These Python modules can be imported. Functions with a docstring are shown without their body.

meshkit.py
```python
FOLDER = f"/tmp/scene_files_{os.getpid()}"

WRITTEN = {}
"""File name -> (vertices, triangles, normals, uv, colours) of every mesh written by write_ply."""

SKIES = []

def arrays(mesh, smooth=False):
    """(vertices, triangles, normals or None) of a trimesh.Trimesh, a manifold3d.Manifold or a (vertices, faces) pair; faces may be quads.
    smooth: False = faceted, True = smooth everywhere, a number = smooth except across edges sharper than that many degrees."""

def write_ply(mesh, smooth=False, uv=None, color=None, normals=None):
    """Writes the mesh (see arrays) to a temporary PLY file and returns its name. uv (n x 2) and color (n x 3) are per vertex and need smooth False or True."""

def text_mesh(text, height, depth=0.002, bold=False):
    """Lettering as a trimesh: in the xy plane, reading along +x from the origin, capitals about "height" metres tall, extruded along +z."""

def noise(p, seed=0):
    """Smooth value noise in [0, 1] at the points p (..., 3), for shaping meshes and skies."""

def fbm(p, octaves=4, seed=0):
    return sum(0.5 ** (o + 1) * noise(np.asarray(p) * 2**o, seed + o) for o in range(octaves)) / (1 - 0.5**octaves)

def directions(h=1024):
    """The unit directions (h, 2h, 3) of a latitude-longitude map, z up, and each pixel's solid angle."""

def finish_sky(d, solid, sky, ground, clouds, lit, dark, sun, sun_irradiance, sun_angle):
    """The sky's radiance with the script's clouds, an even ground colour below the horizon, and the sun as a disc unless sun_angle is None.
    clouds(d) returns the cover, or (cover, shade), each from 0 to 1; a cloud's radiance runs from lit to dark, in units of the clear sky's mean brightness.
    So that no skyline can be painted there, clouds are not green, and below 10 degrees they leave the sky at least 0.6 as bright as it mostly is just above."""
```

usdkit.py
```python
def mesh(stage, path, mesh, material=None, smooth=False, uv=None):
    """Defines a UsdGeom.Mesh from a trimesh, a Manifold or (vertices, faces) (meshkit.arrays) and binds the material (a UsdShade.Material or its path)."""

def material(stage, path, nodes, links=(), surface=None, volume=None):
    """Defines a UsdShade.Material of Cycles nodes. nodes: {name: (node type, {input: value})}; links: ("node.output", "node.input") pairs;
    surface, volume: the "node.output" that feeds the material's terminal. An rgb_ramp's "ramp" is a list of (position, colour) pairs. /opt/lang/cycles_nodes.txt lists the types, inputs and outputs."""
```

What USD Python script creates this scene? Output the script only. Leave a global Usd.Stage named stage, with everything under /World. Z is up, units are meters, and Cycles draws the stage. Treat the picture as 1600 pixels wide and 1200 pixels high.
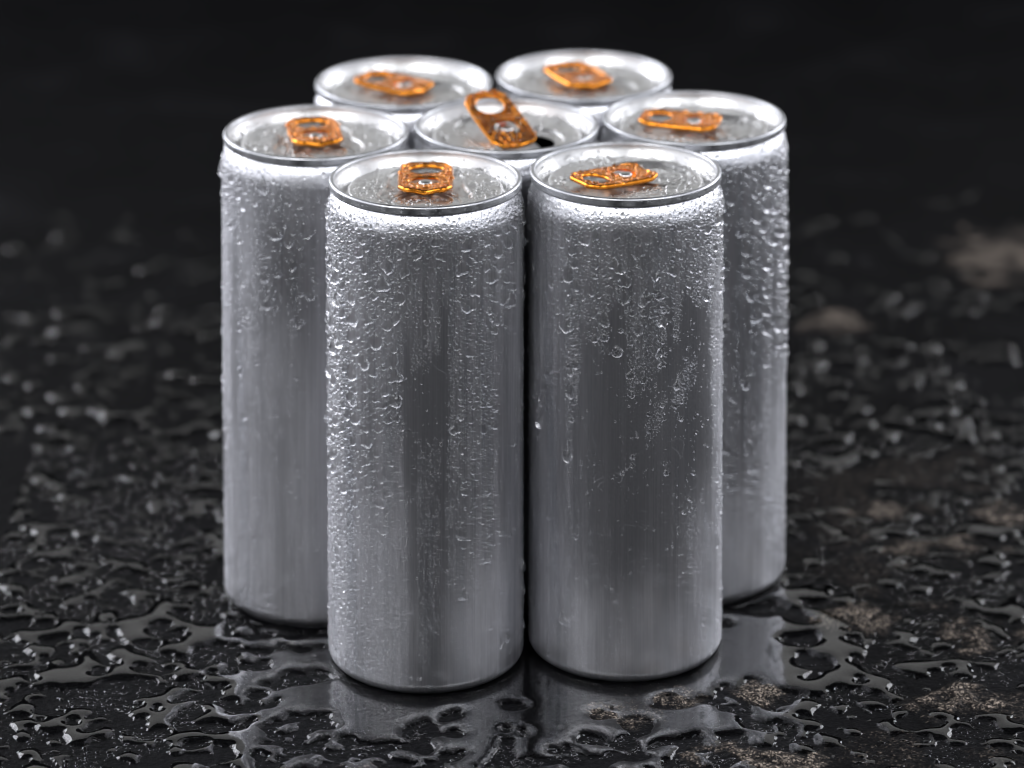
import math
import numpy as np
import trimesh
from scipy import ndimage
from scipy.spatial import cKDTree
import shapely
from shapely import affinity
from pxr import Usd, UsdGeom, UsdLux, UsdShade, Gf, Sdf, Vt
import usdkit
from meshkit import noise, fbm

stage = Usd.Stage.CreateInMemory()
UsdGeom.Xform.Define(stage, '/World')
UsdGeom.Scope.Define(stage, '/World/Looks')
MM = 0.001
rng = np.random.default_rng(7)

# ------------------------------------------------------------------ camera, light, exposure
F_PX, PITCH, CAM_H, CAM_D, SHIFT_Y = 5932.5, 4.0, 0.4491, 1.0100, -1738.3
cam = UsdGeom.Camera.Define(stage, '/World/camera')
cam.CreateHorizontalApertureAttr(36.0)
cam.CreateFocalLengthAttr(F_PX / 1600 * 36.0)
cam.CreateVerticalApertureOffsetAttr(SHIFT_Y / 1600 * 36.0)
cam.CreateFStopAttr(9.0)
cam.CreateFocusDistanceAttr(0.992)
cam.CreateClippingRangeAttr((0.05, 50.0))
cam.CreateExposureAttr(0.16)
cam.AddTranslateOp().Set((0, -CAM_D, CAM_H))
cam.AddRotateXOp().Set(90.0 - PITCH)


def softbox(name, at, to, w, h, power, color=(1, 1, 1)):
    l = UsdLux.RectLight.Define(stage, '/World/' + name)
    l.CreateWidthAttr(w)
    l.CreateHeightAttr(h)
    l.CreateIntensityAttr(power)
    l.CreateColorAttr(Gf.Vec3f(*color))
    m = Gf.Matrix4d().SetLookAt(Gf.Vec3d(*at), Gf.Vec3d(*to), Gf.Vec3d(0, 0, 1) if abs(at[0] - to[0]) + abs(at[1] - to[1]) > 1e-3 else Gf.Vec3d(0, 1, 0)).GetInverse()
    l.AddTransformOp().Set(m)


softbox('softbox_left', (-0.80, -0.1, 0.46), (0, -0.1, 0.20), 1.7, 0.72, 1.45, (0.965, 0.982, 1.06))
softbox('softbox_right', (0.85, -0.1, 0.46), (0, -0.1, 0.20), 1.7, 0.72, 1.15, (0.955, 0.98, 1.07))
softbox('key_left', (-0.50, -0.78, 0.82), (0, 0.02, 0.12), 0.75, 0.50, 7.8, (0.99, 1.0, 1.04))
softbox('key_right', (0.58, -0.72, 0.82), (0, 0.02, 0.12), 0.75, 0.50, 6.5, (0.98, 1.0, 1.05))
softbox('rim_left', (-0.85, 0.62, 0.42), (-0.05, 0.0, 0.08), 0.8, 0.60, 6.2, (0.965, 0.982, 1.06))
softbox('rim_right', (0.90, 0.65, 0.42), (0.05, 0.0, 0.08), 0.8, 0.60, 4.8, (0.97, 0.985, 1.05))
softbox('softbox_back', (0.0, 1.05, 0.66), (0, 0.0, 0.10), 1.5, 0.55, 0.75, (1.0, 1.0, 1.0))

# ------------------------------------------------------------------ materials
LOOKS = '/World/Looks/'


def mat(name, nodes, links=(), surface=None):
    return usdkit.material(stage, LOOKS + name, nodes, links, surface=surface)


def body_metal():
    return mat('brushed_aluminium', {
        'pos': ('texture_coordinate', {}),
        'map1': ('mapping', {'scale': (2600, 2600, 16)}),
        'streak': ('noise_texture', {'scale': 1.0, 'detail': 3.0, 'roughness': 0.6}),
        'map2': ('mapping', {'scale': (190, 190, 9)}),
        'blot': ('noise_texture', {'scale': 1.0, 'detail': 4.0, 'roughness': 0.62}),
        'grain': ('noise_texture', {'scale': 3200.0, 'detail': 2.0}),
        'mist': ('attribute', {'attribute': 'mist'}),
        'rough': ('map_range', {'from_min': 0.3, 'from_max': 0.7, 'to_min': 0.27, 'to_max': 0.36}),
        'col': ('rgb_ramp', {'ramp': [(0.36, (0.46, 0.48, 0.52)), (0.5, (0.66, 0.66, 0.68)), (0.64, (0.86, 0.86, 0.89))]}),
        'cmix': ('mix_float', {'fac': 0.45}),
        'bump': ('bump', {'strength': 0.3, 'distance': 0.00006}),
        'bump2': ('bump', {'strength': 0.5, 'distance': 0.00010}),
        'geo': ('geometry', {}),
        'tan': ('vector_math', {'math_type': 'cross_product', 'vector1': (0, 0, 1)}),
        'clean': ('principled_bsdf', {'metallic': 1.0, 'anisotropic': 0.85}),
        'haze': ('principled_bsdf', {'metallic': 0.75, 'roughness': 0.55, 'base_color': (0.74, 0.74, 0.775)}),
        'fac': ('map_range', {'from_min': 0, 'from_max': 1, 'to_min': 0.095, 'to_max': 0.9}),
        'warp': ('noise_texture', {'scale': 90.0, 'detail': 1.0}),
        'wpos': ('vector_math', {'math_type': 'multiply_add', 'vector2': (0.02, 0.02, 0.02)}),
        'web': ('voronoi_texture', {'feature': 'distance_to_edge', 'scale': 170.0}),
        'line': ('map_range', {'from_min': 0.0, 'from_max': 0.022, 'to_min': 1.0, 'to_max': 0.0, 'clamp': True}),
        'where': ('noise_texture', {'scale': 150.0, 'detail': 2.0}),
        'wmask': ('map_range', {'from_min': 0.58, 'from_max': 0.66, 'to_min': 0.0, 'to_max': 0.22, 'clamp': True}),
        'scr': ('math', {'math_type': 'multiply'}),
        'fsum': ('math', {'math_type': 'add', 'use_clamp': True}),
        'mix': ('mix_closure', {}),
    }, [('pos.object', 'warp.vector'), ('warp.color', 'wpos.vector1'), ('pos.object', 'wpos.vector3'), ('wpos.vector', 'web.vector'), ('web.distance', 'line.value'),
        ('pos.object', 'where.vector'), ('where.fac', 'wmask.value'), ('line.result', 'scr.value1'), ('wmask.result', 'scr.value2'),
        ('geo.normal', 'tan.vector2'), ('tan.vector', 'clean.tangent'), ('pos.object', 'map1.vector'), ('map1.vector', 'streak.vector'),
        ('pos.object', 'map2.vector'), ('map2.vector', 'blot.vector'), ('pos.object', 'grain.vector'),
        ('blot.fac', 'rough.value'), ('rough.result', 'clean.roughness'), ('blot.fac', 'cmix.a'), ('streak.fac', 'cmix.b'), ('cmix.result', 'col.fac'), ('col.color', 'clean.base_color'),
        ('streak.fac', 'bump.height'), ('bump.normal', 'clean.normal'), ('grain.fac', 'bump2.height'), ('bump2.normal', 'haze.normal'),
        ('mist.fac', 'fac.value'), ('fac.result', 'fsum.value1'), ('scr.value', 'fsum.value2'), ('fsum.value', 'mix.fac'), ('clean.BSDF', 'mix.closure1'), ('haze.BSDF', 'mix.closure2')], 'mix.closure')


def lid_metal():
    return mat('lid_aluminium', {
        'pos': ('texture_coordinate', {}),
        'map1': ('mapping', {'scale': (3000, 120, 300)}),
        'streak': ('noise_texture', {'scale': 1.0, 'detail': 2.0}),
        'blot': ('noise_texture', {'scale': 260.0, 'detail': 4.0}),
        'rough': ('map_range', {'from_min': 0.3, 'from_max': 0.7, 'to_min': 0.30, 'to_max': 0.44}),
        'bump': ('bump', {'strength': 0.25, 'distance': 0.00005}),
        'p': ('principled_bsdf', {'metallic': 1.0, 'base_color': (0.54, 0.537, 0.53)}),
    }, [('pos.object', 'map1.vector'), ('map1.vector', 'streak.vector'), ('pos.object', 'blot.vector'), ('blot.fac', 'rough.value'),
        ('rough.result', 'p.roughness'), ('streak.fac', 'bump.height'), ('bump.normal', 'p.normal')], 'p.BSDF')


def rim_metal():
    return mat('rim_aluminium', {
        'pos': ('texture_coordinate', {}),
        'blot': ('noise_texture', {'scale': 400.0, 'detail': 5.0}),
        'rough': ('map_range', {'from_min': 0.3, 'from_max': 0.7, 'to_min': 0.30, 'to_max': 0.52}),
        'bump': ('bump', {'strength': 0.4, 'distance': 0.00012}),
        'p': ('principled_bsdf', {'metallic': 1.0, 'base_color': (0.45, 0.455, 0.47)}),
    }, [('pos.object', 'blot.vector'), ('blot.fac', 'rough.value'), ('rough.result', 'p.roughness'), ('blot.fac', 'bump.height'), ('bump.normal', 'p.normal')], 'p.BSDF')


def tab_metal():
    return mat('orange_anodised_aluminium', {
        'pos': ('texture_coordinate', {}),
        'blot': ('noise_texture', {'scale': 500.0, 'detail': 3.0}),
        'col': ('rgb_ramp', {'ramp': [(0.3, (0.56, 0.175, 0.014)), (0.7, (0.84, 0.32, 0.04))]}),
        'bump': ('bump', {'strength': 0.2, 'distance': 0.00008}),
        'p': ('principled_bsdf', {'metallic': 1.0, 'roughness': 0.22}),
    }, [('pos.object', 'blot.vector'), ('blot.fac', 'col.fac'), ('col.color', 'p.base_color'), ('blot.fac', 'bump.height'), ('bump.normal', 'p.normal')], 'p.BSDF')


def stone():
    return mat('dark_stone', {
        'pos': ('geometry', {}),
        'big': ('noise_texture', {'scale': 22.0, 'detail': 5.0, 'roughness': 0.6}),
        'grain': ('noise_texture', {'scale': 900.0, 'detail': 4.0, 'roughness': 0.7}),
        'cell': ('voronoi_texture', {'scale': 2100.0}),
        'grit': ('attribute', {'attribute': 'grit'}),
        'dark': ('rgb_ramp', {'ramp': [(0.3, (0.0012, 0.0012, 0.0015)), (0.55, (0.0022, 0.0022, 0.0027)), (0.75, (0.006, 0.006, 0.007))]}),
        'tan': ('rgb_ramp', {'ramp': [(0.0, (0.012, 0.011, 0.011)), (0.45, (0.016, 0.014, 0.013)), (0.75, (0.10, 0.083, 0.068)), (1.0, (0.34, 0.285, 0.235))]}),
        'csep': ('separate_color', {}),
        'gr': ('map_range', {'from_min': 0.25, 'from_max': 0.75, 'to_min': -0.45, 'to_max': 0.45}),
        'gadd': ('math', {'math_type': 'add', 'use_clamp': True}),
        'gm': ('map_range', {'from_min': 0.35, 'from_max': 0.95, 'clamp': True}),
        'col': ('mix_color', {}),
        'rough': ('map_range', {'from_min': 0.3, 'from_max': 0.7, 'to_min': 0.42, 'to_max': 0.66}),
        'bump': ('bump', {'strength': 0.9, 'distance': 0.0004}),
        'p': ('principled_bsdf', {'specular_ior_level': 0.035}),
    }, [('pos.position', 'big.vector'), ('pos.position', 'grain.vector'), ('pos.position', 'cell.vector'),
        ('big.fac', 'dark.fac'), ('cell.color', 'csep.color'), ('csep.r', 'tan.fac'),
        ('grain.fac', 'gr.value'), ('gr.result', 'gadd.value1'), ('grit.fac', 'gadd.value2'), ('gadd.value', 'gm.value'),
        ('gm.result', 'col.fac'), ('dark.color', 'col.a'), ('tan.color', 'col.b'), ('col.result', 'p.base_color'),
        ('grain.fac', 'rough.value'), ('rough.result', 'p.roughness'), ('grain.fac', 'bump.height'), ('bump.normal', 'p.normal')], 'p.BSDF')


M_RIM = rim_metal()
M_BODY, M_LID, M_TAB, M_STONE = body_metal(), lid_metal(), tab_metal(), stone()
M_WATER = mat('water', {'p': ('principled_bsdf', {'transmission_weight': 1.0, 'roughness': 0.0, 'ior': 1.333, 'base_color': (1, 1, 1)})}, surface='p.BSDF')
M_DARK = mat('can_inside', {'p': ('principled_bsdf', {'metallic': 0.4, 'roughness': 0.5, 'base_color': (0.08, 0.075, 0.07)})}, surface='p.BSDF')

# ------------------------------------------------------------------ scene helpers
used = {}


def numbered(path):
    n = used.get(path, 0)
    used[path] = n + 1
    return path if n == 0 else f'{path}_{n:03d}'


def tag(prim, label=None, cat=None, group=None, kind=None):
    for k, v in (('label', label), ('category', cat), ('group', group), ('kind', kind)):
        if v:
            prim.SetCustomDataByKey(k, v)


def thing(name, loc, rz=0.0):
    x = UsdGeom.Xform.Define(stage, numbered('/World/' + name))
    x.AddTranslateOp().Set(Gf.Vec3d(*loc))
    if rz:
        x.AddRotateZOp().Set(rz)
    return x.GetPrim()


def put(name, v, f, material, parent=None, smooth=True, attr=None):
    base = str(parent.GetPath()) if parent is not None else '/World'
    m = usdkit.mesh(stage, numbered(base + '/' + name), (np.asarray(v), np.asarray(f)), material, smooth=smooth)
    m.CreateDoubleSidedAttr(True)
    if attr:
        for k, a in attr.items():
            UsdGeom.PrimvarsAPI(m).CreatePrimvar(k, Sdf.ValueTypeNames.FloatArray, 'vertex').Set(Vt.FloatArray.FromNumpy(np.asarray(a, np.float32)))
    return m.GetPrim()


def sstep(a, b, x):
    t = np.clip((x - a) / (b - a), 0, 1)
    return t * t * (3 - 2 * t)


def grid_faces(n, m, wrap=True):
    """quads of an n x m grid of vertices (m round the axis)"""
    i, j = np.meshgrid(np.arange(n - 1), np.arange(m if wrap else m - 1), indexing='ij')
    j2 = (j + 1) % m
    return np.stack([i * m + j, i * m + j2, (i + 1) * m + j2, (i + 1) * m + j], -1).reshape(-1, 4)


def lathe(prof, m):
    """prof (n,2) of (r,z) millimetres, returns vertices in metres, quads, and angles"""
    prof = np.asarray(prof, float)
    a = np.arange(m) / m * 2 * np.pi
    v = np.stack([prof[:, :1] * np.cos(a), prof[:, :1] * np.sin(a), np.repeat(prof[:, 1:], m, 1)], -1).reshape(-1, 3)
    return v * MM, grid_faces(len(prof), m)


def resample(pts, step):
    pts = np.asarray(pts, float)
    d = np.concatenate([[0], np.cumsum(np.hypot(*np.diff(pts, axis=0).T))])
    n = max(2, int(round(d[-1] / step)) + 1)
    s = np.linspace(0, d[-1], n)
    return np.stack([np.interp(s, d, pts[:, 0]), np.interp(s, d, pts[:, 1])], -1)


def arc(cx, cz, r, a0, a1, n):
    a = np.radians(np.linspace(a0, a1, n))
    return np.stack([cx + r * np.cos(a), cz + r * np.sin(a)], -1)


# ------------------------------------------------------------------ can geometry (millimetres, z from the stand ring)
RB = 26.45
CAN_H = 133.5


def body_profile(step):
    low = np.vstack([[(20.5, 3.0), (22.6, 0.5)], arc(23.3, 0.75, 0.75, 200, 330, 7), [(24.15, 1.1)]])
    chime = arc(RB - 3.4, 4.2, 3.4, -62, 0, 10)
    shoulder = arc(RB - 12.5, 124.2, 12.5, 0, 30, 14)
    neck = np.array([(shoulder[-1, 0] - 0.15, shoulder[-1, 1] + 0.35), (24.75, 131.2)])
    return np.vstack([low, chime, resample([chime[-1], shoulder[0]], step)[1:-1], shoulder, neck])


_pr = body_profile(2.0)
_z = np.linspace(3.2, 131.0, 800)
_o = np.argsort(_pr[7:, 1])
_R = np.interp(_z, _pr[7:, 1][_o], _pr[7:, 0][_o])


def radius(z):
    return np.interp(z, _z, _R)


SEAM = np.vstack([[(24.65, 131.3), (25.45, 130.9)], arc(25.45, 131.5, 0.55, -80, 0, 5), arc(25.35, 132.8, 0.68, 0, 180, 11), [(24.64, 132.2), (24.55, 131.6)]])
PANEL_Z = 130.6
PANEL_R = 20.6


def wall_profile():
    return np.vstack([[(24.67, 132.6), (24.5, 131.2), (23.2, 129.0), (22.9, 128.2)], arc(22.0, 127.9, 0.85, 0, -180, 9), [(21.1, 128.6)], arc(PANEL_R - 0.25, PANEL_Z - 0.75, 0.75, 0, 90, 5)])


def panel_height(x, y):
    """embossing of the flat lid panel; +x is where the tab's nose points"""
    h = np.zeros_like(x)
    # teardrop recess under tab and mouth
    d1 = np.hypot(x - 6.5, y) - 12.6
    d2 = np.hypot(x + 8.5, y) - 10.2
    k = np.clip(0.5 + 0.5 * (d2 - d1) / 6, 0, 1)
    d = d2 * (1 - k) + d1 * k - 6 * k * (1 - k)
    h -= 0.55 * (1 - sstep(-0.7, 0.5, d))
    # score line and bead round the mouth
    e = np.hypot((x - 9.8) / 8.2, y / 9.4)
    h += 0.22 * np.exp(-((e - 0.83) / 0.06) ** 2) - 0.22 * np.exp(-((e - 1.0) / 0.03) ** 2)
    h += 0.3 * np.exp(-(((x - 12) / 2.2) ** 2 + (y / 3.5) ** 2))
    # small ridge behind the tab
    h += 0.25 * np.exp(-((np.hypot(x + 16.5, y) - 1.2) / 0.5) ** 2)
    return 1.5 * h


def in_mouth(x, y):
    return np.hypot((x - 10.2) / 7.3, y / 8.6) < 1


# ------------------------------------------------------------------ drops
def dome(rings, seg):
    """unit drop: plan radius 1, height 1; list of (rho, angle, height)"""
    t = np.linspace(0, 1, rings + 1)[1:]
    rho = np.sin(t * np.pi / 2)
    rho[-1] = 1.0
    hh = np.cos(t * np.pi / 2)
    a = np.arange(seg) / seg * 2 * np.pi
    P = [(0.0, 0.0, 1.0)]
    for k, (r, h) in enumerate(zip(rho, hh)):
        P += [(r, b + (k % 2) * np.pi / seg, h) for b in a]
    F = [(0, 1 + j, 1 + (j + 1) % seg) for j in range(seg)]
    for k in range(rings - 1):
        o, q = 1 + k * seg, 1 + (k + 1) * seg
        for j in range(seg):
            j2 = (j + 1) % seg
            if k % 2 == 0:
                F += [(o + j, q + j, o + j2), (o + j2, q + j, q + j2)]
            else:
                F += [(o + j, q + j, q + j2), (o + j, q + j2, o + j2)]
    return np.array(P), np.array(F)


DOMES = {0: dome(2, 7), 1: dome(3, 10), 2: dome(5, 16), 3: dome(8, 28)}


def drop_shape(level, r, sag, rough, asp, seed, flat):
    """local (a, b, n) of drops in millimetres; b up the surface. arrays r.. of one level"""
    P, F = DOMES[level]
    n = len(r)
    g = np.random.default_rng(seed)
    ph = g.uniform(0, 2 * np.pi, (n, 4))
    am = g.normal(0, 1, (n, 4)) * rough[:, None] * np.array([0.10, 0.075, 0.05, 0.035])
    rho, ang, hh = P[:, 0][None], P[:, 1][None], P[:, 2][None]
    out = np.ones((n, P.shape[0]))
    for k in range(4):
        out += am[:, k:k + 1] * np.cos((k + 2) * ang + ph[:, k:k + 1])
    rr = rho * out * r[:, None]
    a = rr * np.cos(ang) * asp[:, None]
    b = rr * np.sin(ang)
    # gravity: pulled out below, pointed above
    s = sag[:, None]
    b = b * (1 + 0.28 * s * np.where(np.sin(ang) > 0, 1.0, 0.1))
    a = a * (1 - 0.38 * s * np.clip(b / r[:, None], 0, 1.3) / 1.3)
    b = b - 0.18 * s * r[:, None] * hh
    hgt = r[:, None] * flat[:, None] * (hh + 0.16 * s * (-np.sin(ang)) * rho * (1 - rho ** 4) * 2)
    hgt = np.where(rho >= 0.999, -0.035, hgt)
    return a, b, hgt, F


def pack(cand, r, existing=None, gap=0.92):
    """keeps candidates that do not overlap; cand in mm, in order of placing"""
    if existing is not None and len(existing[0]):
        t = cKDTree(existing[0])
        d, i = t.query(cand, k=min(4, len(existing[0])))
        d, i = d.reshape(len(cand), -1), i.reshape(len(cand), -1)
        ok = (d > gap * (r[:, None] + existing[1][i])).all(1)
        cand, r = cand[ok], r[ok]
    if len(cand) < 2:
        return cand, r
    alive = np.ones(len(cand), bool)
    pairs = cKDTree(cand).query_pairs(2 * r.max() * gap, output_type='ndarray')
    if len(pairs):
        dd = np.hypot(*(cand[pairs[:, 0]] - cand[pairs[:, 1]]).T)
        pairs = pairs[dd < gap * (r[pairs[:, 0]] + r[pairs[:, 1]])]
        pairs = pairs[np.lexsort((pairs[:, 1], pairs[:, 0]))]
        for p, q in pairs:
            if alive[p]:
                alive[q] = False
    return cand[alive], r[alive]


def join(parts):
    V, Fs, o = [], [], 0
    for v, f in parts:
        V.append(v)
        Fs.append(f + o)
        o += len(v)
    return np.vstack(V), np.vstack(Fs)


def build_drops(level, pos, r, to3d, seed, sag=1.0, rough=1.0, flat=(0.44, 0.64)):
    g = np.random.default_rng(seed)
    n = len(r)
    s = sag * np.clip((r - 0.3) / 1.0, 0, 1) * g.uniform(0.3, 1.3, n)
    a, b, h, F = drop_shape(level, r, s, rough * np.clip(r / 0.5, 0.3, 1.6), g.uniform(0.85, 1.2, n), seed + 1, g.uniform(*flat, n))
    v = to3d(pos[:, :1] + a, pos[:, 1:] + b, h)
    return v, F


# zones per can: (s0, s1, z0, z1, density of fine, of medium, of large, mist); s = sine of the angle from the side facing front
ZONES = {
    'A': [(-1, 1, 112, 130, .9, .9, .9, 0.0), (-1, 1, 104, 120, .9, .9, 1.0, 0.0),
          (-1, -.22, 52, 117, 1.5, 1.5, 1.2, .15), (-1, -.17, 4, 54, 1.7, 1.0, 0.12, .45), (-1, 1, 4, 130, .018, .03, .03, 0.0),
          (.24, .74, 64, 106, .75, .8, .8, 0.0), (.24, .74, 32, 65, .55, .5, .35, 0.0), (.3, .85, 8, 33, .5, .15, .05, .4),
          (-.12, .17, 92, 110, .9, .9, 1, 0.0), (-.06, .16, 16, 71, .35, .35, .15, 0.0), (.74, 1, 4, 106, .06, .06, .0, 0.0)],
    'B': [(-1, 1, 114, 130, 1, .9, .7, 0.0), (-.98, -.5, 80, 121, 1, 1, .8, 0.0), (-.98, -.55, 48, 80, .45, .5, .4, 0.0), (-.95, -.6, 8, 48, .25, .2, .1, .3),
          (-.5, -.22, 103, 121, .9, .9, 1, 0.0), (-.02, .54, 92, 121, 1, .9, 1, 0.0), (-.02, .3, 85, 93, .9, 1, 1, 0.0), (.54, 1, 99, 121, .9, .8, .7, 0.0),
          (.88, 1, 4, 99, .9, .5, .1, .5), (.62, .9, 9, 48, .35, .25, .02, .3), (-.25, .6, 4, 20, .15, .08, .0, .35), (-1, -.3, 4, 20, .2, .1, 0, .45), (-1, 1, 4, 130, .012, .025, .02, 0.0)],
    'C': [(-1, 1, 117, 130, .7, .8, .8, .3), (-.55, .3, 84, 121, .5, .7, .8, 0.0), (-1, -.55, 4, 117, .8, .35, .1, .5), (-.55, .4, 4, 84, .3, .12, .12, .5),
          (-.75, 1, 4, 45, 1.3, .05, .05, .35)],
    'D': [(-1, 1, 60, 130, .8, 1, 1.2, 0.0), (.2, .7, 30, 60, .5, .5, .4, 0.0), (.7, 1, 4, 60, .5, .25, .1, .7), (-1, 1, 4, 32, .3, .05, .02, .5)],
    'E': [(-1, 1, 100, 130, .4, .3, .1, .3)],
    'F': [(-1, 1, 90, 130, .4, .3, .1, .4)],
    'G': [(-1, 1, 90, 130, .4, .3, .1, .4)],
}


def zone_values(key, ang, z):
    """ang: angle from the front (-y) side, positive to the right. returns fine, medium, large, mist"""
    out = np.zeros((4,) + np.shape(ang))
    s = np.sin(ang)
    seed = ord(key)
    # uneven borders: streaks run down
    wob_s = 0.10 * (fbm(np.stack([ang * 3 + 9, z * 0.045, np.full_like(ang, seed)], -1), 3, seed) - 0.5)
    wob_z = 26.0 * (fbm(np.stack([ang * 5, z * 0.02, np.full_like(ang, seed + 5)], -1), 3, seed + 2) - 0.5)
    front = np.cos(ang) > -0.15
    for s0, s1, z0, z1, a, b, c, m in ZONES[key]:
        zz0 = z0 if z0 < 9 else z0 + wob_z
        zz1 = z1 + (0 if z1 > 115 else wob_z)
        lo = s + wob_s if s0 > -.97 else np.full_like(s, 2.0)
        hi = s + wob_s if s1 < .97 else np.full_like(s, -2.0)
        w = sstep(s0 - .03, s0 + .03, lo) * (1 - sstep(s1 - .025, s1 + .025, hi)) * sstep(zz0 - 6, zz0 + 4, z) * (1 - sstep(zz1 - 3, zz1 + 3, z))
        w = np.where(front, w, 0)
        out = np.maximum(out, w * np.array([a, b, c, m]).reshape((4,) + (1,) * np.ndim(ang)))
    if key == 'B':
        w = np.exp(-((z - (70 + (s - .18) * 30)) / 3.5) ** 2) * sstep(.16, .25, s) * (1 - sstep(.64, .72, s)) * front
        out = np.maximum(out, w * np.array([.9, .9, .7, .1]).reshape((4,) + (1,) * np.ndim(ang)))
    # the back, and the runs wiped clear by drops that slid down
    back = np.where(front, 0, 0.5) * sstep(0.35, 0.65, fbm(np.stack([ang * 4, z * .03, np.full_like(ang, 3.0)], -1), 3, seed))
    out = np.maximum(out, back * np.array([.6, .5, .3, .6]).reshape((4,) + (1,) * np.ndim(ang)))
    run = fbm(np.stack([ang * 7.0 + 3, z * 0.012, np.full_like(ang, seed * 1.7)], -1), 2, seed + 11)
    clear = sstep(.60, .66, run) * sstep(112, 104, z) if key not in 'AB' else sstep(.69, .72, run) * (1 - sstep(104, 112, z))
    runs = fbm(np.stack([ang * 16, z * 0.05, np.full_like(ang, seed * 0.7)], -1), 3, seed + 21)
    gaps = sstep(.36, .50, runs) * (0.35 + 0.65 * sstep(.38, .52, fbm(np.stack([ang * 8, z * 0.22, np.full_like(ang, seed * 1.1)], -1), 2, seed + 31)))
    keepall = sstep(116, 124, z)
    dense = 0.85 * sstep(1.0, 1.4, out[0])
    out[1:3] *= np.clip(np.maximum(np.maximum(gaps, keepall * 0.9), dense), 0, 1)
    out[0] *= np.maximum(np.maximum(0.45 + 0.55 * gaps, keepall), dense)
    out[:3] *= 1 - 0.9 * clear
    out[3] *= 1 - 0.75 * clear
    return out


def can_drops(key, parent, scale):
    seed = ord(key) * 13
    g = np.random.default_rng(seed)
    area_w = 2 * np.pi * RB

    def to3d(u, b, h):
        b = np.clip(b, 3.3, 130.8)
        ang = u / RB
        rr = radius(b) + h
        return np.stack([rr * np.sin(ang), -rr * np.cos(ang), b], -1) * MM

    classes = [('large', 2, 1.2, 2.0, 0.04, 3), ('large', 2, 0.85, 1.2, 0.07, 2), ('medium', 1, 0.5, 0.85, 0.34, 2), ('medium', 1, 0.3, 0.5, 1.5, 2), ('fine', 0, 0.18, 0.3, 8.0, 1), ('fine', 0, 0.1, 0.18, 9.0, 0)]
    have = (np.zeros((0, 2)), np.zeros(0))
    stuff = []
    for name, idx, r0, r1, dens, level in classes:
        if scale < 1 and r0 < 0.15:
            continue
        n = int(dens * area_w * 128 * (scale if idx < 2 else 1))
        c = np.stack([g.uniform(-area_w / 2, area_w / 2, n), g.uniform(3.6, 130.2, n)], -1)
        d = zone_values(key, c[:, 0] / RB, c[:, 1])[idx]
        keep = g.uniform(0, 1, n) < d
        c = c[keep]
        if not len(c):
            continue
        r = r0 + (r1 - r0) * g.uniform(0, 1, len(c)) ** 1.6
        cap = np.where(c[:, 1] > 124.5, 0.75, 9.0)
        r = np.minimum(r, cap)
        o = np.argsort(-r)
        c, r = pack(c[o], r[o], have, 1.06 if idx else 1.0)
        if not len(c):
            continue
        have = (np.vstack([have[0], c]), np.concatenate([have[1], r]))
        v, F = build_drops(level, c, r, to3d, seed + int(r0 * 100), rough=1.0 if idx == 2 else 0.8)
        if r0 >= 0.85:
            facing = np.cos(c[:, 0] / RB) > -0.1
            for k in np.nonzero(facing)[0]:
                put('water_drop', v[k], F, M_WATER, parent)
            if (~facing).any():
                stuff.append((v[~facing], F))
        else:
            stuff.append((v, F))
    parts = []
    for v, F in stuff:
        n, m = v.shape[:2]
        parts.append((v.reshape(-1, 3), (F[None] + (np.arange(n) * m)[:, None, None]).reshape(-1, 3)))
    if parts:
        v, f = join(parts)
        p = put('condensation', v, f, M_WATER, parent)
        tag(p, kind='stuff')


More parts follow.
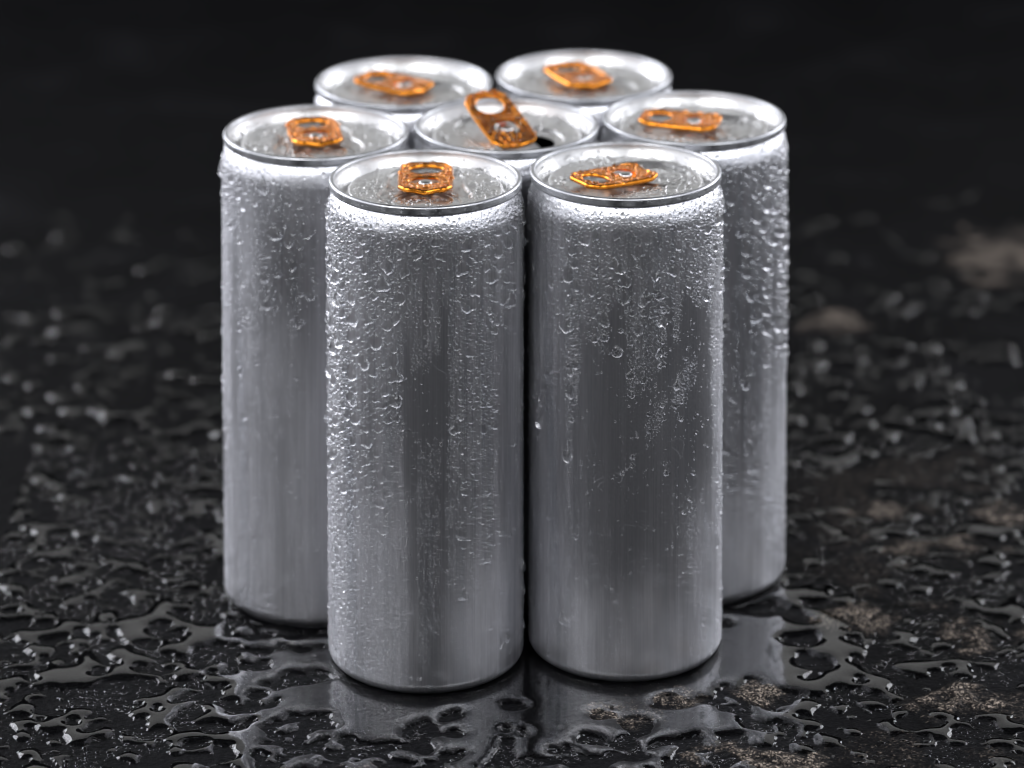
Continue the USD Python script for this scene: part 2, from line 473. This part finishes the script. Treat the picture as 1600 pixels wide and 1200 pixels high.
def flat_drops(name, n_list, inside, height, seed, parent, frame=lambda v: v):
    """drops lying on a level surface: inside(x,y) -> density, height(x,y) -> z"""
    g = np.random.default_rng(seed)
    have = (np.zeros((0, 2)), np.zeros(0))
    parts = []
    for r0, r1, n, level, ext in n_list:
        c = np.stack([g.uniform(ext[0], ext[1], n), g.uniform(ext[2], ext[3], n)], -1)
        c = c[g.uniform(0, 1, n) < inside(c[:, 0], c[:, 1])]
        r = r0 + (r1 - r0) * g.uniform(0, 1, len(c)) ** 1.5
        o = np.argsort(-r)
        c, r = pack(c[o], r[o], have, 0.95)
        if not len(c):
            continue
        have = (np.vstack([have[0], c]), np.concatenate([have[1], r]))

        def to3d(a, b, h):
            return frame(np.stack([a, b, height(a, b) + h], -1)) * MM
        v, F = build_drops(level, c, r, to3d, seed + int(r0 * 100), sag=0.0, rough=0.6, flat=(0.55, 0.8))
        k, m = v.shape[:2]
        parts.append((v.reshape(-1, 3), (F[None] + (np.arange(k) * m)[:, None, None]).reshape(-1, 3)))
    if parts:
        v, f = join(parts)
        tag(put(name, v, f, M_WATER, parent), kind='stuff')


# ------------------------------------------------------------------ the ring pull
def rounded(poly, r):
    return poly.buffer(-r).buffer(r * 2).buffer(-r)


def tab_outline():
    p = shapely.Polygon([(8.0, -5.6), (8.0, 5.6), (4.5, 7.4), (-5, 7.6), (-13.5, 7.2), (-17, 4.6), (-17, -4.6), (-13.5, -7.2), (-5, -7.6), (4.5, -7.4)])
    return affinity.scale(p, 0.91, 1.0, origin=(0, 0)).buffer(-2.0).buffer(2.0, quad_segs=8)


TAB = tab_outline()
FINGER = affinity.scale(shapely.Point(0, 0).buffer(1, quad_segs=10), 3.3, 4.6)
FINGER = affinity.translate(FINGER, -9.9, 0)
EYE = affinity.translate(affinity.scale(shapely.Point(0, 0).buffer(1, quad_segs=10), 2.9, 4.0), -0.3, 0)
EYE = EYE.intersection(shapely.box(-2.7, -10, 10, 10))


def tab_warp(v):
    """millimetre vertices of the tab, bent the way the pressed part is"""
    x, y = v[:, 0], v[:, 1]
    v = v.copy()
    v[:, 2] += -0.75 * np.exp(-(y / 2.6) ** 2) * sstep(3.4, 7.0, x) + 0.3 * sstep(3, 7, x)
    v[:, 2] += 0.012 * np.clip(-x, 0, 20) ** 1.5 * 0.5
    v[:, 2] += 0.35 * np.exp(-((x + 4.1) / 0.9) ** 2) * np.exp(-(y / 5.5) ** 4)
    return v


def hem(ring, inset, ry, rz, n=10):
    """a curled edge: an elliptical tube along a closed outline"""
    c = np.array(ring.exterior.coords)[:-1] if hasattr(ring, 'exterior') else np.array(ring)
    c = resample(np.vstack([c, c[:1]]), 0.55)[:-1]
    t = np.roll(c, -1, 0) - np.roll(c, 1, 0)
    t /= np.linalg.norm(t, axis=1, keepdims=True)
    nrm = np.stack([t[:, 1], -t[:, 0]], -1)
    a = np.arange(n) / n * 2 * np.pi
    v = np.concatenate([c[:, None, :] + nrm[:, None, :] * (np.cos(a) * ry)[None, :, None], np.broadcast_to((np.sin(a) * rz)[None, :, None], (len(c), n, 1))], -1)
    v = v.reshape(-1, 3)
    k = len(c)
    i, j = np.meshgrid(np.arange(k), np.arange(n), indexing='ij')
    f = np.stack([i * n + j, i * n + (j + 1) % n, ((i + 1) % k) * n + (j + 1) % n, ((i + 1) % k) * n + j], -1).reshape(-1, 4)
    return v, np.vstack([f[:, [0, 1, 2]], f[:, [0, 2, 3]]])


def tab_mesh():
    plate = trimesh.creation.extrude_polygon(TAB.buffer(-0.5).difference(FINGER.buffer(0.25)).difference(EYE), 0.5, engine='earcut')
    plate = plate.subdivide_to_size(1.3)
    pv = np.array(plate.vertices)
    pv[:, 2] -= 0.05
    parts = [(pv, np.array(plate.faces))]
    parts.append(hem(TAB.buffer(-0.62), 0, 0.62, 0.72))
    parts.append(hem(FINGER.buffer(0.45), 0, 0.45, 0.55))
    # the tongue that the rivet holds
    tongue = trimesh.creation.extrude_polygon(shapely.Point(0, 0).buffer(2.5, quad_segs=6).union(shapely.box(0, -2.0, 3.6, 2.0)), 0.3, engine='earcut')
    tv = np.array(tongue.vertices)
    tv[:, 2] -= 0.55
    parts.append((tv, np.array(tongue.faces)))
    v, f = join(parts)
    return tab_warp(v), f


TABV, TABF = tab_mesh()
RIVET = np.array([(0.01, 1.0), (0.8, 0.97), (1.5, 0.8), (1.85, 0.45), (1.9, 0.0), (1.5, -0.3), (1.6, -2.6)])

# ------------------------------------------------------------------ the seven cans
CANS = {
    'A': ((-23.39, -3.74), -90.0, 'front left silver can, dark wiped streak through its condensation, tab pointing at the viewer'),
    'B': ((30.9, 3.4), 33.0, 'front right silver can, wide clean brushed area below its beads, drop-covered tab lying crosswise'),
    'C': ((-55.15, 38.85), -80.0, 'leftmost silver can, misted matt all the way down, behind the front can with the streak'),
    'D': ((51.9, 52.8), -14.0, 'rightmost silver can, its visible strip thick with large beads, orange tab lying nearly sideways'),
    'E': ((-1.49, 45.43), -56.0, 'opened silver can in the middle of the group with its orange tab lifted upright'),
    'F': ((-31.91, 88.97), -36.0, 'blurred rear silver can behind the leftmost can and the opened can'),
    'G': ((21.25, 96.1), -63.0, 'blurred farthest silver can behind the opened can and the rightmost can'),
}


def rot2(deg):
    c, s = math.cos(math.radians(deg)), math.sin(math.radians(deg))
    return np.array([[c, -s], [s, c]])


def make_can(key):
    (x, y), turn, label = CANS[key]
    root = thing('drink_can', (x * MM, y * MM, 0))
    tag(root, label, 'drink can', 'seven silver cans standing close together on the wet stone')
    fine = key in 'AB'
    prof = body_profile(0.8 if fine else 1.6)
    m = 360 if fine else 200
    v, f = lathe(prof, m)
    ang = np.arctan2(v[:, 0], -v[:, 1])
    mist = zone_values(key, ang, v[:, 2] / MM)[3]
    mist = ndimage.gaussian_filter(mist.reshape(len(prof), m), (7 / (0.8 if fine else 1.6), 2.5 / (2 * np.pi * RB / m)), mode=('nearest', 'wrap')).ravel() * 0.75
    mist = np.clip(mist * (0.7 + 0.6 * fbm(np.stack([ang * 30, v[:, 2] * 400, ang * 0], -1), 3, 5)), 0, 1)
    put('body', v, f, M_BODY, root, attr={'mist': mist})
    v, f = lathe(SEAM, 160 if fine else 120)
    rim = put('rim', v, f, M_RIM, root)
    g = np.random.default_rng(ord(key) * 5)
    n = 700 if fine else 300
    c = np.stack([g.uniform(-np.pi, np.pi, n) * 26, g.uniform(131.2, 133.2, n)], -1)
    r = 0.14 + 0.3 * g.uniform(0, 1, n) ** 2
    c, r = pack(c, r, None, 1.0)

    def on_rim(a, b, h):
        t = np.clip((b - 131.2) / 2.0, -0.1, 1.1)
        rad = 26.0 - 0.5 * np.clip(t - 0.7, 0, 1) ** 2 * 8 + h
        return np.stack([rad * np.sin(a / 26), -rad * np.cos(a / 26), b], -1) * MM
    dv, dF = build_drops(1, c, r, on_rim, ord(key) * 6, sag=0.4)
    tag(put('rim_droplets', dv.reshape(-1, 3), (dF[None] + (np.arange(len(r)) * dv.shape[1])[:, None, None]).reshape(-1, 3), M_WATER, rim), kind='stuff')
    # lid: wall, countersink and embossed panel
    wv, wf = lathe(wall_profile(), 160)
    nr, nt = 48, 160
    rr = np.concatenate([[PANEL_R - 0.25], np.linspace(PANEL_R - 0.7, 0.05, nr)])
    a = np.arange(nt) / nt * 2 * np.pi
    px, py = rr[:, None] * np.cos(a), rr[:, None] * np.sin(a)
    R2 = rot2(turn)
    hz = PANEL_Z + panel_height(px, py) * sstep(PANEL_R - 0.3, PANEL_R - 1.5, rr)[:, None]
    q = np.stack([px, py], -1).reshape(-1, 2) @ R2.T
    pv = np.concatenate([q, hz.reshape(-1, 1)], -1) * MM
    pf = grid_faces(nr + 1, nt)
    if key == 'E':
        hole = in_mouth(px, py).reshape(-1)
        pf = pf[~hole[pf].all(1)]
    lv, lf = join([(wv, wf), (pv, pf)])
    lid = put('lid', lv, lf, M_LID, root, smooth=55)
    v, f = lathe(RIVET + [0, PANEL_Z + 1.0], 24)
    put('rivet', v, f, M_LID, lid)

    lift = 27.0 if key == 'E' else 0.6
    T0 = PANEL_Z + 1.25

    def frame(v):
        """tab space to can space"""
        v = np.asarray(v, float)
        c, s = math.cos(math.radians(lift)), math.sin(math.radians(lift))
        xx = v[..., 0] * c + v[..., 2] * s
        zz = -v[..., 0] * s + v[..., 2] * c
        xy = np.stack([xx, v[..., 1]], -1) @ R2.T
        return np.concatenate([xy, (zz + T0)[..., None]], -1)

    tab = put('tab', frame(TABV) * MM, TABF, M_TAB, root, smooth=50)
    if key == 'E':
        # inside of the can seen through the mouth, and the flap pushed down into it
        iv, jf = lathe([(20.4, 128.4), (24.0, 124.0), (24.5, 90.0), (20, 60.0), (0.01, 60.0)], 48)
        put('inside', iv, jf, M_DARK, root)
        t = np.arange(32) / 32 * 2 * np.pi
        fx, fy = 10.0 + 6.3 * np.cos(t), 7.6 * np.sin(t)
        c, s = math.cos(math.radians(48)), math.sin(math.radians(48))
        flap = np.stack([3.7 + (fx - 3.7) * c, fy, -(fx - 3.7) * s - 0.6], -1)
        flap = np.vstack([[3.7 + 6.3 * c, 0, -6.3 * s - 0.5], flap])
        xy = flap[:, :2] @ R2.T
        put('mouth_flap', np.concatenate([xy, flap[:, 2:] + PANEL_Z], -1) * MM, np.array([(0, 1 + j, 1 + (j + 1) % 32) for j in range(32)]), M_LID, lid)

    # water on tab and lid
    amount = {'A': .2, 'B': 1.0, 'C': .35, 'D': .7, 'E': .85, 'F': .3, 'G': .5}[key]
    solid = TAB.buffer(-0.55).difference(FINGER.buffer(0.6)).difference(EYE.buffer(0.2))
    shapely.prepare(solid)

    def on_tab(px, py):
        return shapely.contains_xy(solid, px, py) * amount

    def tab_top(px, py):
        q = np.stack([px.ravel(), py.ravel(), np.zeros(px.size)], -1)
        return tab_warp(q)[:, 2].reshape(px.shape) + 0.46

    ext = (-17, 8, -8, 8)
    flat_drops('tab_droplets', [(0.55, 1.0, 320, 2, ext), (0.3, 0.55, 1200, 2, ext), (0.16, 0.3, 1800, 0, ext)], on_tab, tab_top, ord(key) * 7, tab, frame)
    wet = {'A': .6, 'B': 1.0, 'C': .9, 'D': 1.0, 'E': .6, 'F': .4, 'G': .4}[key]

    def on_lid(px, py):
        r = np.hypot(px, py)
        patch = 0.25 + 0.75 * sstep(.35, .6, fbm(np.stack([px * .15, py * .15, px * 0 + ord(key)], -1), 2, 3))
        q = np.stack([px, py], -1) @ R2  # back to tab axes
        free = ~((np.abs(q[..., 1]) < 7.6) & (q[..., 0] < 7.4) & (q[..., 0] > -15.6)) | (key == 'E')
        if key == 'E':
            free = ~(np.hypot((q[..., 0] - 10.2) / 8.2, q[..., 1] / 9.5) < 1)
        return (r < 20.2) * wet * patch * free

    def lid_top(px, py):
        q = np.stack([px, py], -1) @ R2
        return PANEL_Z + panel_height(q[..., 0], q[..., 1])

    ext = (-21, 21, -21, 21)
    flat_drops('lid_droplets', [(0.8, 1.5, 190, 2, ext), (0.45, 0.8, 900, 2, ext), (0.2, 0.4, 2600, 1, ext)], on_lid, lid_top, ord(key) * 9, lid)

    # drops on the sloping inner wall of the lid
    g = np.random.default_rng(ord(key) * 21)
    n = int(260 * wet)
    th, hh = g.uniform(0, 2 * np.pi, n), g.uniform(0.1, 0.95, n)
    r = 0.3 + 0.75 * g.uniform(0, 1, n) ** 2.2
    c, r = pack(np.stack([th * 23.5, hh * 3.2], -1), r, None, 0.95)

    def on_wall(a, b, h):
        w = np.clip(b / 3.2, -0.1, 1.05)
        rad, z = 23.0 + 1.2 * w, 128.6 + 2.8 * w
        rad, z = rad - h * 0.9, z + h * 0.4
        return np.stack([rad * np.cos(a / 23.5), rad * np.sin(a / 23.5), z], -1) * MM
    v, F = build_drops(1, c, r, on_wall, ord(key) * 22, sag=0.6)
    k, mm_ = v.shape[:2]
    tag(put('wall_droplets', v.reshape(-1, 3), ((F[:, ::-1])[None] + (np.arange(k) * mm_)[:, None, None]).reshape(-1, 3), M_WATER, lid), kind='stuff')
    # beads under the rim
    can_drops(key, root, {'A': 1.0, 'B': 1.0, 'C': .7, 'D': .7}.get(key, .25))


# ------------------------------------------------------------------ the stone surface
GRIT = [(28, -38, 14, 6), (48, -30, 14, 7), (64, -27, 9, 6), (66, -64, 13, 8), (118, -30, 10, 7), (96, 20, 9, 7), (122, 70, 16, 12), (108, 92, 9, 8), (150, 98, 18, 10), (176, 330, 14, 26), (-44, -68, 6, 3), (130, 10, 10, 8), (110, 260, 12, 14)]


def grit_mask(x, y):
    g = np.zeros_like(x)
    w = fbm(np.stack([x * .09, y * .09, x * 0 + 2.2], -1), 4, 31) - 0.5
    for cx, cy, a, b in GRIT:
        d = np.hypot((x - cx) / a, (y - cy) / b)
        g = np.maximum(g, 1 - sstep(0.25, 1.6, d + 3.6 * w))
    rightness = sstep(20, 120, x) * 0.42 * (1 - sstep(110, 240, y)) * sstep(.52, .66, fbm(np.stack([x * .05, y * .05, x * 0 + 7], -1), 3, 33))
    g = g * (0.45 + 0.55 * sstep(.36, .60, fbm(np.stack([x / 5.0, y / 5.0, x * 0 + 9], -1), 3, 35)))
    return np.clip(np.maximum(g, rightness), 0, 1)


def ground_low(x, y):
    return 0.9 * (fbm(np.stack([x / 60, y / 60, x * 0], -1), 2, 40) - 0.5)


def near_can(x, y):
    d = np.full_like(x, 1e3)
    for k in CANS:
        cx, cy = CANS[k][0]
        d = np.minimum(d, np.hypot(x - cx, y - cy))
    return d


def ground_height(x, y, grit):
    near = 1 - sstep(24, 34, near_can(x, y))
    h = ground_low(x, y) * (1 - near)
    p = np.stack([x, y, x * 0], -1)
    rough = 0.35 * (fbm(p / 7.0, 3, 41) - 0.5) + 0.16 * (noise(p / 1.3, 45) - 0.5)
    grain = grit * (0.75 + 0.8 * (noise(p / 1.25, 47) - 0.35) + 0.5 * (noise(p / 0.7, 48) - 0.5))
    return h + (rough + grain) * (1 - 0.85 * near) - 0.25


def nonuniform(a0, a1, fine0, fine1, fine, coarse):
    left = np.arange(fine0, a0, -coarse)[::-1]
    mid = np.arange(fine0, fine1, fine)[1:]
    right = np.arange(fine1, a1, coarse)
    return np.concatenate([left, mid, right])


def axis_spacing(stops):
    """stops: [(position, spacing)], spacing interpolated between"""
    out, s = [stops[0][0]], stops[0][0]
    ps, sp = zip(*stops)
    while s < ps[-1]:
        s += np.interp(s, ps, sp)
        out.append(s)
    return np.array(out)


gx = axis_spacing([(-1500, 120), (-400, 30), (-260, 2.4), (-170, 0.75), (-130, 0.55), (130, 0.55), (170, 0.75), (260, 2.4), (400, 30), (1500, 120)])
gy = axis_spacing([(-1200, 120), (-220, 20), (-110, 1.0), (-80, 0.6), (40, 0.7), (120, 1.1), (400, 2.4), (760, 5), (1000, 40), (2200, 120)])
X, Y = np.meshgrid(gx, gy, indexing='ij')
grit = grit_mask(X, Y)
Z = ground_height(X, Y, grit)
far = sstep(250, 420, np.abs(X)) + sstep(800, 950, Y) + sstep(-150, -250, Y)
Z = np.where(far > 0, Z * (1 - np.clip(far, 0, 1)) - 0.2 * np.clip(far, 0, 1), Z)
gv = np.stack([X, Y, Z], -1).reshape(-1, 3) * MM
gf = grid_faces(len(gx), len(gy), wrap=False)
tag(put('stone_surface', gv, gf, M_STONE, None, attr={'grit': grit.ravel()}), 'black wet stone slab under the cans with rough tan patches', 'stone surface', None, 'structure')


# ------------------------------------------------------------------ water lying on the stone
def bead_field():
    """centres and sizes (mm) of the beads of water that stand on the stone"""
    g = np.random.default_rng(321)
    n = 26000
    c = np.stack([g.uniform(-250, 260, n), g.uniform(-110, 440, n)], -1)
    size = 0.9 + 3.4 * g.uniform(0, 1, n) ** 3.2
    patch = fbm(np.stack([c[:, 0] / 26, c[:, 1] / 26, c[:, 0] * 0 + 3], -1), 3, 71)
    keep = g.uniform(0, 1, n) < (0.35 + 0.65 * sstep(.36, .58, patch)) * (1 - 0.97 * sstep(120, 400, c[:, 1]))
    o = np.argsort(-size[keep])
    return pack(c[keep][o], size[keep][o], None, 0.78)


BEAD_C, BEAD_R = bead_field()
BEAD_TREE = cKDTree(BEAD_C)


def wet_level(x, y):
    """> 0 where water lies"""
    wx = fbm(np.stack([x / 6, y / 6, x * 0 + 1], -1), 2, 61) - 0.5
    wy = fbm(np.stack([x / 6, y / 6, x * 0 + 5], -1), 2, 63) - 0.5
    px, py = x + 5.0 * wx, y + 5.0 * wy
    p = np.stack([px, py, x * 0], -1)
    d, k = BEAD_TREE.query(np.stack([px, py], -1).reshape(-1, 2), k=6, workers=4)
    q = (BEAD_R[k] - d) / 0.45
    beads = (0.45 * np.log(np.exp(np.clip(q, -30, 30)).sum(1))).reshape(x.shape) * 0.16
    beads = beads + 0.22 * (noise(p / 2.2, 66) - 0.5)
    # the pool round the feet of the cans, wide towards the front
    pool = 1 - sstep(0.75, 1.15, np.hypot((x - 2) / 66, (y + 18) / 40) + 0.9 * (fbm(p / 16, 2, 57) - .5))
    pool = np.maximum(pool, 1 - sstep(0.8, 1.1, np.hypot((x - 72) / 26, (y - 8) / 36) + 0.7 * (fbm(p / 12, 2, 58) - .5)))
    film = pool * 0.16 + (fbm(p / 8.0, 3, 52) - 0.5) * 0.9 - 0.045
    w = np.where(pool > 0.03, np.maximum(film * sstep(0.03, 0.2, pool), beads * (1 - pool)), beads)
    w -= 0.25 * grit_mask(x, y)
    d = near_can(x, y)
    ring = 0.22 * (1 - sstep(0.5, 2.0, np.abs(d - 25.8))) + 0.6 * (fbm(p / 5.0, 2, 59) - 0.68)
    w = np.maximum(w, np.where(np.abs(d - 25.8) < 2.4, ring, -1))
    # a dry shadow gap just outside the foot, in places
    return w


def water(x0, x1, y0, y1, step, capil, h0):
    xs, ys = np.arange(x0, x1, step), np.arange(y0, y1, step)
    x, y = np.meshgrid(xs, ys, indexing='ij')
    w = wet_level(x, y)
    w = ndimage.gaussian_filter(w, 0.7 / step)
    m = w > 0
    m[[0, -1]] = False
    m[:, [0, -1]] = False
    # shape of a sessile drop: capil^2 * laplace(h) = h - h0, h = 0 on the edge
    hh = np.zeros_like(x)
    k = (capil / step) ** 2
    for _ in range(int(60 * max(1, 1 / step * 0.6))):
        s = np.zeros_like(hh)
        s[1:-1, 1:-1] = hh[2:, 1:-1] + hh[:-2, 1:-1] + hh[1:-1, 2:] + hh[1:-1, :-2]
        hh = np.where(m, (k * s + h0) / (4 * k + 1), 0)
    sub = np.clip(w / (np.abs(np.gradient(w, step)[0]) + np.abs(np.gradient(w, step)[1]) + 1e-3), -step, 0)
    z = ground_low(x, y) * sstep(24, 34, near_can(x, y)) - 0.25
    hh = ndimage.gaussian_filter(hh, 0.45 / step)
    z = z + np.where(m, hh + 0.05, -0.22)
    return xs, ys, x, y, z, m


def add_water(x0, x1, y0, y1, step, capil, h0, singles):
    xs, ys, x, y, z, m = water(x0, x1, y0, y1, step, capil, h0)
    lab, n = ndimage.label(m, np.ones((3, 3)))
    cell = np.maximum(np.maximum(lab[:-1, :-1], lab[1:, :-1]), np.maximum(lab[:-1, 1:], lab[1:, 1:]))
    i, j = np.nonzero(cell)
    owner = cell[i, j]
    ny = len(ys)
    quads = np.stack([i * ny + j, (i + 1) * ny + j, (i + 1) * ny + j + 1, i * ny + j + 1], -1)
    V = np.stack([x, y, z], -1).reshape(-1, 3) * MM
    size = np.bincount(owner, minlength=n + 1)
    order = [k for k in np.argsort(-size) if k > 0 and size[k] * step * step > 14]

    def emit(q, name):
        ids, inv = np.unique(q.ravel(), return_inverse=True)
        return put(name, V[ids], inv.reshape(-1, 4), M_WATER)

    done = np.zeros(n + 1, bool)
    for k in order[:singles]:
        q = quads[owner == k]
        c = V[q.ravel()].mean(0) / MM
        done[k] = True
        yield 'single', q, emit, size[k] * step * step, c
    yield 'rest', quads[~done[owner]], emit, 0, None


puddles = {}
rest = 0
first = True
for args in ((-150, 165, -92, 150, 0.42, 2.6, 2.7, 150), (-235, 245, 150.5, 420, 1.0, 2.8, 2.8, 60)):
    for what, q, emit, area, c in add_water(*args):
        if what == 'rest':
            rest += 1
            tag(emit(q, 'water_droplets'), ['small scattered water droplets on the dark stone around the cans', 'blurred water droplets on the dark stone behind the cans', 'faint far water droplets at the dark top of the picture'][rest - 1], 'water droplets', None, 'stuff')
        elif area > 1500:
            where = 'around the feet of the cans' if abs(c[0]) < 70 and abs(c[1]) < 80 else ('right of the cans' if c[0] > 0 else 'left of the cans')
            puddles[where] = puddles.get(where, 0) + 1
            size_word = ['largest', 'second largest', 'third largest', 'fourth largest', 'fifth largest', 'small', 'smaller', 'smallest'][min(puddles[where] - 1, 7)]
            tag(emit(q, 'puddle'), f'{size_word} thin sheet of clear water {where} on the black stone', 'puddle')
        else:
            side = 'in front of the cans' if c[1] < -25 and abs(c[0]) < 60 else ('among the cans' if abs(c[0]) < 60 and c[1] < 120 else ('behind the cans' if abs(c[0]) < 60 else ('on the right of the cans' if c[0] > 0 else 'on the left of the cans')))
            tag(emit(q, 'water_bead'), f'irregular flat bead of water on the black stone {side}', 'water bead', f'water beads {side}')
    first = False

# fine spray between the beads
g = np.random.default_rng(99)
spray, have = [], (np.zeros((0, 2)), np.zeros(0))
for r0, r1, n, level in ((0.6, 1.2, 7000, 1), (0.25, 0.6, 30000, 0)):
    c = np.stack([g.uniform(-150, 165, n), -90 + 240 * g.uniform(0, 1, n) ** 1.25], -1)
    thick = sstep(.34, .54, fbm(np.stack([c[:, 0] / 14, c[:, 1] / 14, c[:, 0] * 0 + 4], -1), 3, 77))
    dry = (wet_level(c[:, 0], c[:, 1]) < -0.012) & (near_can(c[:, 0], c[:, 1]) > 27)
    c = c[dry & (g.uniform(0, 1, n) < thick)]
    r = r0 + (r1 - r0) * g.uniform(0, 1, len(c)) ** 1.6
    c, r = pack(c, r, have, 1.05)
    have = (np.vstack([have[0], c]), np.concatenate([have[1], r]))

    def on_stone(a, b, h):
        return np.stack([a, b, ground_height(a, b, a * 0) + h], -1) * MM
    v, F = build_drops(level, c, r, on_stone, 500 + level, sag=0.0, rough=1.8, flat=(0.4, 0.6))
    spray.append((v.reshape(-1, 3), (F[None] + (np.arange(len(r)) * v.shape[1])[:, None, None]).reshape(-1, 3)))
v, f = join(spray)
tag(put('water_spray', v, f, M_WATER), 'fine spray of tiny water drops between the larger beads on the stone', 'water spray', None, 'stuff')

# water clinging round the feet of the cans
for key, name in (('A', 'front left'), ('B', 'front right'), ('C', 'leftmost'), ('D', 'rightmost')):
    cx, cy = CANS[key][0]
    na, nb = 420, 12
    a = np.arange(na) / na * 2 * np.pi
    circ = np.stack([np.cos(a) * 6, np.sin(a) * 6, np.full(na, ord(key) * 3.1)], -1)
    t = np.clip(0.15 + 2.6 * (fbm(circ, 3, 91) - 0.44), 0.02, 1.0)
    out = 26.0 + 0.7 * t + 0.8 * (fbm(circ * 1.7 + 20, 2, 93) - 0.5)
    b = np.arange(nb) / nb * 2 * np.pi
    rad = out[:, None] + (1.35 * t)[:, None] * np.cos(b)
    z = -0.28 + (1.6 * t)[:, None] * np.clip(np.sin(b), -0.15, 1) + 0.0 * rad
    v = np.stack([cx + rad * np.cos(a)[:, None], cy + rad * np.sin(a)[:, None], z], -1).reshape(-1, 3) * MM
    i, j = np.meshgrid(np.arange(na), np.arange(nb), indexing='ij')
    f = np.stack([i * nb + j, ((i + 1) % na) * nb + j, ((i + 1) % na) * nb + (j + 1) % nb, i * nb + (j + 1) % nb], -1).reshape(-1, 4)
    tag(put('water_ring', v, f, M_WATER), f'broken ring of water clinging round the foot of the {name} can', 'water ring')

for key in CANS:
    make_can(key)
